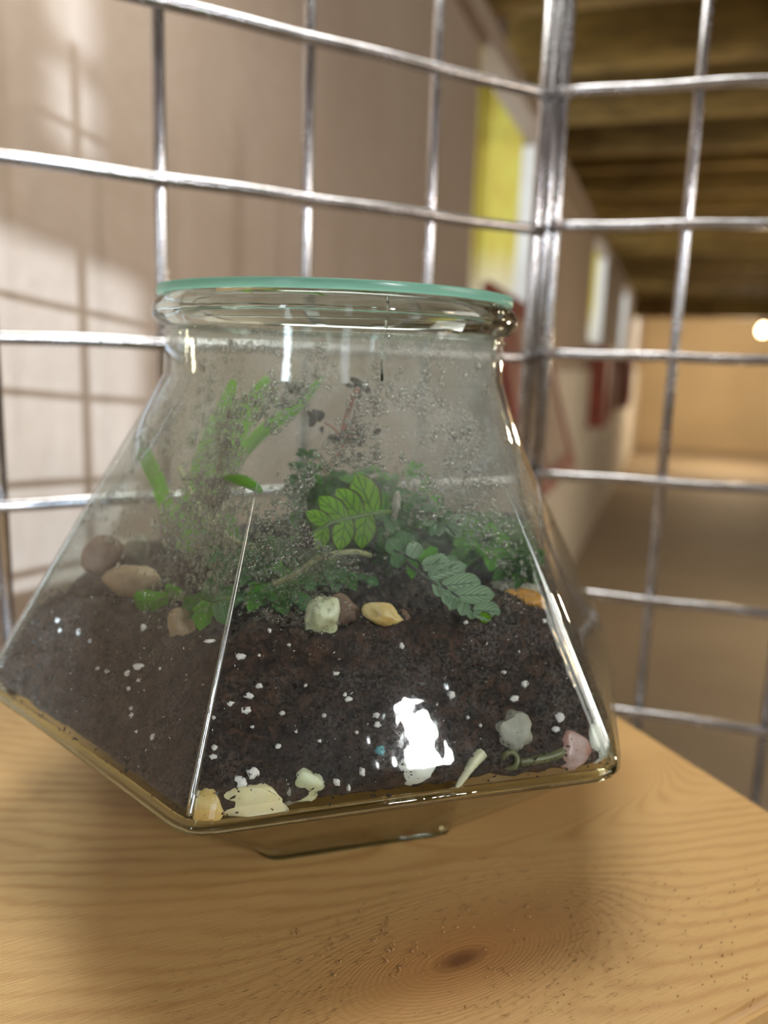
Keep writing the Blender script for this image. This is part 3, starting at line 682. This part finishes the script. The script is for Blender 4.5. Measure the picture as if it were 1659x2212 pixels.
# ---------------- plants ----------------
def m_leaf(name, base, dark, vein, vs=9., vamt=.7, trans=.4, edge=None, rough=.3):
    t = NT(name); uv = t.n('TexCoord').outputs['UV']; sx = t.n('SeparateXYZ', None, Vector=uv); u, v = sx.outputs[0], sx.outputs[1]
    av = t.math('ABSOLUTE', t.math('SUBTRACT', u, .5)); nz = t.noise(t.coord('Object'), 260, 4, .6)
    diag = t.math('ADD', t.math('MULTIPLY_ADD', av, -vs * .9, t.math('MULTIPLY', v, vs)), t.math('MULTIPLY', nz, .5))
    w_ = t.math('ABSOLUTE', t.math('SINE', t.math('MULTIPLY', diag, PI)))
    vn = t.ramp(w_, [(.0, (1,) * 3), (.5, (0,) * 3)]); mid = t.ramp(av, [(.0, (1,) * 3), (.05, (0,) * 3)])
    vm = t.math('MULTIPLY', t.math('MAXIMUM', vn, mid), vamt)
    k = t.mix(nz, base, dark); k = t.mix(vm, k, vein)
    if edge: k = t.mix(t.ramp(t.math('MULTIPLY_ADD', nz, .18, av), [(.46, (0,) * 3), (.56, (1,) * 3)]), k, edge)
    p = t.n('BsdfPrincipled', None, Base_Color=k, Roughness=rough, Normal=t.bump(t.math('ADD', vm, nz), .5, .0004))
    return t.fin(t.n('MixShader', None, i0=trans, i1=p, i2=t.n('BsdfTranslucent', None, Color=k)))
LG = m_leaf('bright_fern_leaf', (.30, .60, .01), (.17, .42, .008), (.03, .11, .006), 3.2, .75, .45, (.05, .04, .01))
LD = m_leaf('browned_leaf', (.06, .03, .01), (.03, .015, .006), (.015, .008, .004), 3, .6, .3)
LS = m_leaf('silver_veined_leaf', (.10, .22, .13), (.055, .15, .07), (.36, .50, .40), 7.5, .0, .3)
LS = m_leaf('silvery_leaf', (.56, .72, .52), (.24, .44, .22), (.008, .028, .014), 5.5, .9, .35)
LT = m_leaf('teal_green_leaf', (.12, .28, .09), (.06, .18, .05), (.26, .48, .28), 6, .5, .35)
LM = m_leaf('mid_green_leaf', (.14, .44, .02), (.06, .26, .012), (.22, .52, .06), 5, .4, .45)
LK = m_leaf('dark_green_leaf', (.06, .22, .02), (.025, .12, .012), (.12, .32, .06), 5, .4, .35)
BLADE = m_leaf('grass_blade', (.22, .50, .05), (.14, .38, .035), (.3, .6, .1), .0, .4, .5)
STG = simple('green_stem', (.09, .16, .03), .5, var=.2, scale=200); STR = simple('reddish_stem', (.36, .13, .08), .5, var=.2, scale=200)
STD = simple('dark_rib', (.03, .04, .025), .5, var=.2, scale=200); STP = simple('pale_runner', (.30, .30, .14), .5, var=.2, scale=200)
ROOT = simple('pale_root', (.62, .60, .42), .5, var=.15, scale=300); ROOTG = simple('olive_root', (.12, .12, .05), .4, var=.4, scale=250)

def leafmesh(name, L_, W_, mat, lobes=0, cup=.15, bend=.2, nu=9, nv=9, tip=1.0, base=.12, jag=0, seed=0):
    V, UV, Fs = [], [], []
    for j in range(nv):
        v = j / (nv - 1)
        w_ = (math.sin(PI * min(1, (v * (1 - base) + base)) ** tip) ** .62) if v < 1 else .02
        w_ = max(w_, .03)
        if lobes: w_ *= 1 - .26 * abs(math.sin(v * PI * lobes)) ** 3
        if jag: w_ *= 1 + jag * noise.noise(Vector((v * 7, seed, 1)))
        for i in range(nu):
            u = i / (nu - 1); x = (u - .5)
            V.append((x * W_ * w_, v * L_, cup * W_ * (4 * x * x) * w_ + bend * L_ * (-(v * v)) + .04 * W_ * math.sin(v * 9 + seed) * abs(x) * 2)); UV.append((u, v))
    for j in range(nv - 1):
        for i in range(nu - 1): a = j * nu + i; Fs.append((a, a + 1, a + nu + 1, a + nu))
    me = bpy.data.meshes.new(name); me.from_pydata(V, [], Fs); Lr = me.uv_layers.new(name='UVMap')
    for lp in me.loops: Lr.data[lp.index].uv = UV[lp.vertex_index]
    me.materials.append(mat); me.polygons.foreach_set('use_smooth', [True] * len(me.polygons)); me.update(); return me
def put(me, name, base, dirv, nrm, sx, sy, parent):
    y = Vector(dirv).normalized(); z = (Vector(nrm) - y * Vector(nrm).dot(y)).normalized(); x = y.cross(z)
    o = link(bpy.data.objects.new(name, me)); M = Matrix((x, y, z)).transposed()
    o.location = base; o.rotation_euler = M.to_euler(); o.scale = (sx, sy, (sx + sy) / 2)
    if parent is not None: attach(o, parent)
    return o
BACK = -F
def frond(parent, name, rach, rr_, stem, leaves, bank, rs=0):
    """rach: world points of the rib; leaves: (base px, tip px, width px, offset, mesh key)"""
    st = tube(name, rach, [rr_ * (1 - .6 * i / max(1, len(rach) - 1)) for i in range(len(rach))], stem, parent, 8, tuple(rach[0]))
    for (bx, by, tx, ty, wd, off, key) in leaves:
        a = at(bx, by, off); b = at(tx, ty, off); L_ = (b - a).length
        put(bank[key], 'leaflet', a, b - a, (BACK + Vector((random.uniform(-.25, .25), 0, random.uniform(-.2, .3)))), mm(wd, a), L_, st)
    return st
bank = dict(g=leafmesh('leaflet', 1, 1, LG, cup=.1, bend=.06), d=leafmesh('leaflet', 1, 1, LD, cup=.15, bend=.1, jag=.4),
            s=leafmesh('leaflet', 1, 1, LS, cup=.18, bend=.05, jag=.25), t=leafmesh('leaflet', 1, 1, LT, cup=.2, bend=.1, jag=.3),
            m=leafmesh('leaflet', 1, 1, LM, cup=.2, bend=.12, lobes=3), k=leafmesh('leaflet', 1, 1, LK, cup=.25, bend=.15, lobes=2))
# green fern frond by the front glass
fern = empty('button_fern', at(800, 1130, .01)); tag(fern, 'bright green fern with one lobed, brown-edged frond against the front glass', 'plant')
o1 = .0065
fr = [at(x, y, o1) for x, y in ((845, 1105), (800, 1110), (753, 1119), (717, 1128), (674, 1151), (645, 1162))]
frond(fern, 'frond', fr, .0007, STG, [
    (805, 1108, 770, 1024, 74, o1, 'g'), (775, 1113, 727, 1056, 62, o1 + .0004, 'g'), (745, 1122, 689, 1073, 54, o1, 'g'), (712, 1132, 661, 1105, 40, o1, 'g'), (672, 1152, 649, 1129, 22, o1, 'd'),
    (792, 1110, 780, 1184, 60, o1, 'g'), (748, 1121, 733, 1188, 54, o1, 'g'), (700, 1138, 688, 1189, 42, o1, 'g'), (668, 1154, 655, 1190, 28, o1, 'd'), (830, 1106, 824, 1060, 40, o1 + .003, 'm'), (838, 1108, 850, 1150, 34, o1 + .003, 't')], bank)
# silvery frond
silver = empty('silver_veined_plant', at(900, 1250, .01)); tag(silver, 'creeping plant with silvery dark-veined leaves at right of the front glass', 'plant')
o2 = .0048
fr = [at(x, y, o2) for x, y in ((880, 1215), (915, 1245), (941, 1261), (959, 1267), (986, 1287), (1006, 1303), (1028, 1325), (1052, 1340))]
frond(silver, 'frond', fr, .0006, STD, [
    (925, 1245, 1010, 1222, 44, o2 + .0012, 's'), (954, 1266, 1040, 1258, 56, o2, 's'), (984, 1286, 1070, 1285, 44, o2 - .0002, 's'), (1022, 1318, 1082, 1322, 44, o2 - .0003, 's'), (1035, 1328, 1062, 1343, 26, o2 - .0003, 'g'),
    (962, 1270, 966, 1308, 24, o2, 's'), (985, 1289, 972, 1318, 28, o2, 's'), (1005, 1303, 996, 1330, 30, o2 - .0003, 's'), (1020, 1318, 1020, 1338, 24, o2, 's'), (940, 1258, 952, 1290, 22, o2, 's')], bank)
fr = [at(x, y, .009) for x, y in ((850, 1190), (880, 1200), (905, 1215), (925, 1232))]
frond(silver, 'frond', fr, .0006, STD, [
    (862, 1192, 838, 1164, 42, .0085, 't'), (860, 1196, 858, 1228, 34, .0085, 't'), (886, 1204, 905, 1172, 38, .0075, 's'), (905, 1212, 948, 1184, 34, .0065, 'm'), (920, 1226, 962, 1198, 30, .006, 's'), (912, 1222, 975, 1215, 40, .0055, 's'),
    (892, 1212, 890, 1250, 30, .006, 'm'), (935, 1228, 990, 1206, 30, .0058, 't'), (880, 1208, 876, 1150, 36, .010, 't')], bank)
fr = [at(x, y, .010) for x, y in ((895, 1100), (925, 1112), (948, 1123), (966, 1138), (985, 1158))]
frond(silver, 'frond', fr, .0006, STD, [
    (962, 1124, 1012, 1124, 30, .010, 's'), (962, 1132, 998, 1158, 30, .010, 's'), (950, 1124, 948, 1158, 26, .010, 's'), (938, 1118, 914, 1134, 24, .010, 's'), (905, 1104, 945, 1104, 22, .011, 't'), (950, 1128, 930, 1158, 22, .010, 't'), (896, 1100, 870, 1092, 26, .012, 'k')], bank)
# left of the front corner
ivy = empty('lobed_leaf_seedling', at(400, 1330, .01)); tag(ivy, 'seedling with lobed green leaves behind the left glass face', 'plant')
fr = [at(x, y, .008) for x, y in ((500, 1290), (460, 1300), (410, 1290), (360, 1290), (330, 1300))]
frond(ivy, 'stalk', fr, .0005, STG, [(365, 1288, 284, 1300, 56, .009, 'm'), (395, 1282, 352, 1268, 30, .009, 'm'), (455, 1290, 392, 1330, 60, .006, 'k'), (450, 1300, 430, 1362, 52, .0055, 'm'), (470, 1290, 448, 1245, 50, .008, 't'), (480, 1230, 498, 1190, 60, .005, 't'), (475, 1225, 452, 1188, 50, .006, 't'), (480, 1240, 455, 1265, 40, .007, 'k'), (475, 1300, 490, 1350, 40, .007, 't')], bank)

def clump(name, px, py, y, rpx, nf, keys, label, up=.5, sz=1.0):
    c = dep(px, py, y); gz = soil_top(c.x, c.y); base = Vector((c.x, c.y, min(c.z - .004, gz + .001)))
    root = empty(name, base); tag(root, label, 'plant'); R = mm(rpx, c); rq = random.Random(px * 7 + py)
    for f_ in range(nf):
        a = 2 * PI * f_ / nf + rq.uniform(-.3, .3); d = Vector((math.cos(a), math.sin(a) * .6, 0)); ln = R * rq.uniform(.75, 1.2); hh = max(.006, (c.z - base.z)) * rq.uniform(.55, 1.05)
        pts = []
        for i in range(7):
            u = i / 6; P = base + d * ln * u ** 1.1 + Z * (hh * math.sin(u * 2.0))
            rr_ = math.hypot(P.x - JX, P.y - JY); lim = body_r(math.atan2(P.y - JY, P.x - JX), P.z) - .007
            if rr_ > lim: P = Vector((JX + (P.x - JX) * lim / rr_, JY + (P.y - JY) * lim / rr_, P.z))
            pts.append(P)
        st = tube('frond', pts, [.0005 * (1 - .5 * i / 6) for i in range(7)], STG, root, 6, tuple(base))
        key = keys[f_ % len(keys)]
        for i in range(1, 7):
            t_ = (pts[i] - pts[i - 1]).normalized(); side = t_.cross(Z).normalized(); s_ = .0058 * sz * (1 - .08 * i) * rq.uniform(.8, 1.15)
            for sg in (-1, 1):
                put(bank[key], 'leaflet', pts[i], side * sg + t_ * .55 + Z * rq.uniform(-.3, .4), Z * .6 + BACK * .9 + Vector((rq.uniform(-.4, .4), 0, 0)), s_ * .8, s_ * 1.25, st)
        put(bank[key], 'leaflet', pts[-1], pts[-1] - pts[-2], Z + BACK, .005 * sz, .006 * sz, st)
    return root
clump('leafy_clump', 745, 1015, .285, 85, 9, 'ktkm', 'dark green leafy clump at the top of the mound, below the reddish sprout')
clump('leafy_clump', 865, 1010, .29, 70, 7, 'mmk', 'light green leafy clump right of the topmost dark clump')
clump('leafy_clump', 665, 990, .26, 28, 5, 'km', 'small dark green tuft reaching up at the left of the mound')
clump('leafy_clump', 880, 1075, .262, 60, 7, 'tt', 'grey-green leafy clump in the middle of the mound', sz=.8)
clump('leafy_clump', 1010, 1110, .265, 70, 7, 'mkm', 'mid green leafy clump under the fine droplets at right')
clump('leafy_clump', 1065, 1190, .25, 66, 8, 'mmk', 'bright green leafy clump above the amber pebble')
clump('leafy_clump', 1135, 1200, .245, 50, 8, 'ktk', 'dark wet leafy clump in the right corner of the jar')
clump('leafy_clump', 560, 1215, .245, 60, 8, 'kmk', 'green clump below the horizontal pod leaf, near the front corner')
clump('leafy_clump', 585, 1290, .232, 62, 9, 'mkt', 'bright green clump standing on the soil behind the front glass corner')
clump('leafy_clump', 480, 1290, .235, 36, 5, 'tk', 'blue-green clump behind the glass corner edge', sz=.9)
clump('leafy_clump', 725, 1255, .238, 60, 8, 'tkt', 'grey-green mossy clump under the lobed fern frond', sz=.7)
clump('leafy_clump', 840, 1150, .245, 50, 7, 'tkk', 'dark green clump between the fern frond and the silvery leaves', sz=.8)
clump('leafy_clump', 470, 1130, .29, 60, 6, 'tm', 'pale green clump behind the mist at left', sz=.9)
MOSS = simple('green_moss', (.045, .095, .02), .8, var=.5, scale=300, bump=.8, bd=.002)
for i, (px, py, y, a, b, lab) in enumerate(((760, 1100, .29, 115, 70, 'dark mossy mound behind the fern frond'), (1030, 1170, .28, 120, 55, 'mossy mound behind the silvery leaves'), (620, 1225, .262, 110, 60, 'mossy mound at the left of the fern'))):
    c = dep(px, py, y); blob('moss_mound', c, (mm(a, c), .018, mm(b, c)), MOSS, None, i, 4, .5, 3, None, lab, 'moss')
# grass-like blades at the left
def blade(parent, pts, w_, mat):
    V, UV, Fs = [], [], []
    for i, p in enumerate(pts):
        u = i / (len(pts) - 1); a = pts[max(0, i - 1)]; b = pts[min(len(pts) - 1, i + 1)]; t_ = (b - a).normalized(); s_ = t_.cross(BACK).normalized()
        ww = w_ * (1 - .75 * u ** 4) * .5; nn = s_.cross(t_)
        for k, x in enumerate((-1, -.5, 0, .5, 1)): V.append(inside(p + s_ * ww * x - nn * ww * .35 * (1 - x * x), .0045)); UV.append((k / 4, u))
    for i in range(len(pts) - 1):
        for k in range(4): q = i * 5 + k; Fs.append((q, q + 1, q + 6, q + 5))
    o = mesh('blade', V, Fs, mat, parent, True, tuple(pts[0]), UV); return o
def curve(P, n=10):
    P = [Vector(p) for p in P]; out = []
    for i in range(len(P) - 1):
        a, b, c, d = P[max(0, i - 1)], P[i], P[i + 1], P[min(len(P) - 1, i + 2)]
        for k in range(n):
            t = k / n; out.append(.5 * ((2 * b) + (c - a) * t + (2 * a - 5 * b + 4 * c - d) * t * t + (3 * b - a - 3 * c + d) * t ** 3))
    return out + [P[-1]]
gr = empty('grassy_plant', dep(430, 1130, .30)); tag(gr, 'grassy plant with long upright blades behind the mist at left', 'plant')
for P, w_ in (([(420, 1130, .295), (470, 1010, .285), (530, 900, .275), (578, 815, .268)], 46), ([(400, 1130, .30), (425, 1030, .30), (460, 930, .295), (492, 862, .29), (505, 820, .288)], 36),
              ([(430, 1140, .30), (500, 1010, .30), (570, 930, .30), (640, 880, .30), (700, 810, .30)], 30), ([(395, 1150, .29), (400, 1100, .285), (430, 1050, .28), (450, 1020, .28)], 40), ([(370, 1130, .30), (340, 1040, .29), (300, 960, .285), (285, 930, .28)], 34), ([(400, 1190, .27), (410, 1130, .27), (390, 1090, .27)], 44)):
    pts = curve([dep(*p) for p in P], 6); blade(gr, pts, mm(w_, pts[0]), BLADE)
pod = empty('pod_leaf_sprout', at(400, 1032, .006)); tag(pod, 'thin sprout ending in a fat bright green leaf pressed on the glass', 'plant')
tube('stalk', curve([at(395, 1034, .01), at(440, 1036, .006), at(480, 1035, .004), at(510, 1040, .0038)], 6), .0006, STG, pod, 8)
pp = curve([at(478, 1036, .0036), at(510, 1036, .0034), at(540, 1045, .0034), at(565, 1062, .0034)], 8)
tube('leaf', pp, [max(.0001, mm(13, pp[0]) * math.sin(PI * min(1, .06 + .9 * i / (len(pp) - 1))) ** .6) for i in range(len(pp))], BLADE, pod, 14)
sprout = empty('reddish_sprout', dep(735, 985, .25)); tag(sprout, 'reddish stem sprout with small dark brown leaves in the centre', 'plant')
sp_ = curve([dep(735, 985, .252), dep(742, 930, .25), dep(755, 880, .249), dep(773, 838, .247)], 6)
tube('stem', sp_, [.0012 * (1 - .4 * i / (len(sp_) - 1)) for i in range(len(sp_))], STR, sprout, 10)
rq = random.Random(4)
for cx, cy, n_, R_ in ((776, 838, 9, 18), (700, 912, 8, 34), (735, 952, 8, 22), (790, 950, 5, 30), (770, 945, 4, 18)):
    tube('twig', [dep(738, 945, .251), dep((738 + cx) / 2, (945 + cy) / 2 - 6, .25), dep(cx, cy, .25)], .0004, STR, sprout, 6)
    for k in range(n_):
        p = dep(cx + rq.uniform(-R_, R_) * .6, cy + rq.uniform(-R_, R_) * .45, .25 + rq.uniform(-.003, .003))
        put(bank['d'], 'leaf', p, Vector((rq.uniform(-1, 1), rq.uniform(-.3, .3), rq.uniform(-.6, .8))), BACK + Vector((rq.uniform(-.6, .6), 0, rq.uniform(-.6, .6))), .0022, .0036, sprout)
rn = tube('runner_stem', curve([at(590, 1262, .011), at(640, 1240, .008), at(690, 1205, .007), at(760, 1192, .009), at(800, 1200, .014)], 8), .0008, STP, None, 8, tuple(at(590, 1262, .011)))
tag(rn, 'pale bent runner stem crossing below the lobed fern frond', 'stem')
tw = tube('twig', curve([at(388, 1010, .02), at(410, 1060, .018), at(440, 1110, .016), at(500, 1165, .014), at(545, 1180, .012)], 6), .0009, STP, None, 8, tuple(at(388, 1010, .02)))
tag(tw, 'brownish twig slanting down behind the mist, left of the corner', 'twig')
st = blob('stone_chip', at(855, 1092, .006), (.0012, .0042, .0012), GRY, None, 9, 3, .4, 2, (CR, (CU + CR * .15).normalized(), F)); tag(st, 'thin grey speckled chip standing right of the lobed fern frond', 'chip')
# roots at the bottom
rt = tube('pale_root', curve([at(1040, 1625, .004), at(1020, 1650, .0036), at(1000, 1680, .0034), at(985, 1703, .0034)], 6), [.0019, .0018, .0019, .0018, .0017, .0016, .0016, .0014, .0014, .0013, .0012, .0012, .0011, .0010, .0009, .0008, .0007, .0005, .0003], ROOT, None, 10, tuple(at(1010, 1665, .004)))
tag(rt, 'pale tapering root tip right of the flat white pebble', 'root')
pc = at(1101, 1642, .0036)
rt = tube('curled_root', [pc + CR * mm(16, pc) * math.cos(a) + CU * mm(17, pc) * math.sin(a) + F * .0004 * math.sin(2 * a) for a in [2 * PI * k / 28 for k in range(28)]], .0009, ROOTG, None, 10, tuple(pc), closed=True)
tag(rt, 'olive root curled into a ring at the bottom right of the jar', 'root')
rt = tube('olive_root', curve([at(1120, 1645, .0045), at(1160, 1640, .0045), at(1200, 1630, .0045), at(1222, 1618, .005)], 6), .0016, ROOTG, None, 10, tuple(at(1170, 1637, .0045)))
tag(rt, 'dark olive root lying right of the ring-shaped one', 'root')
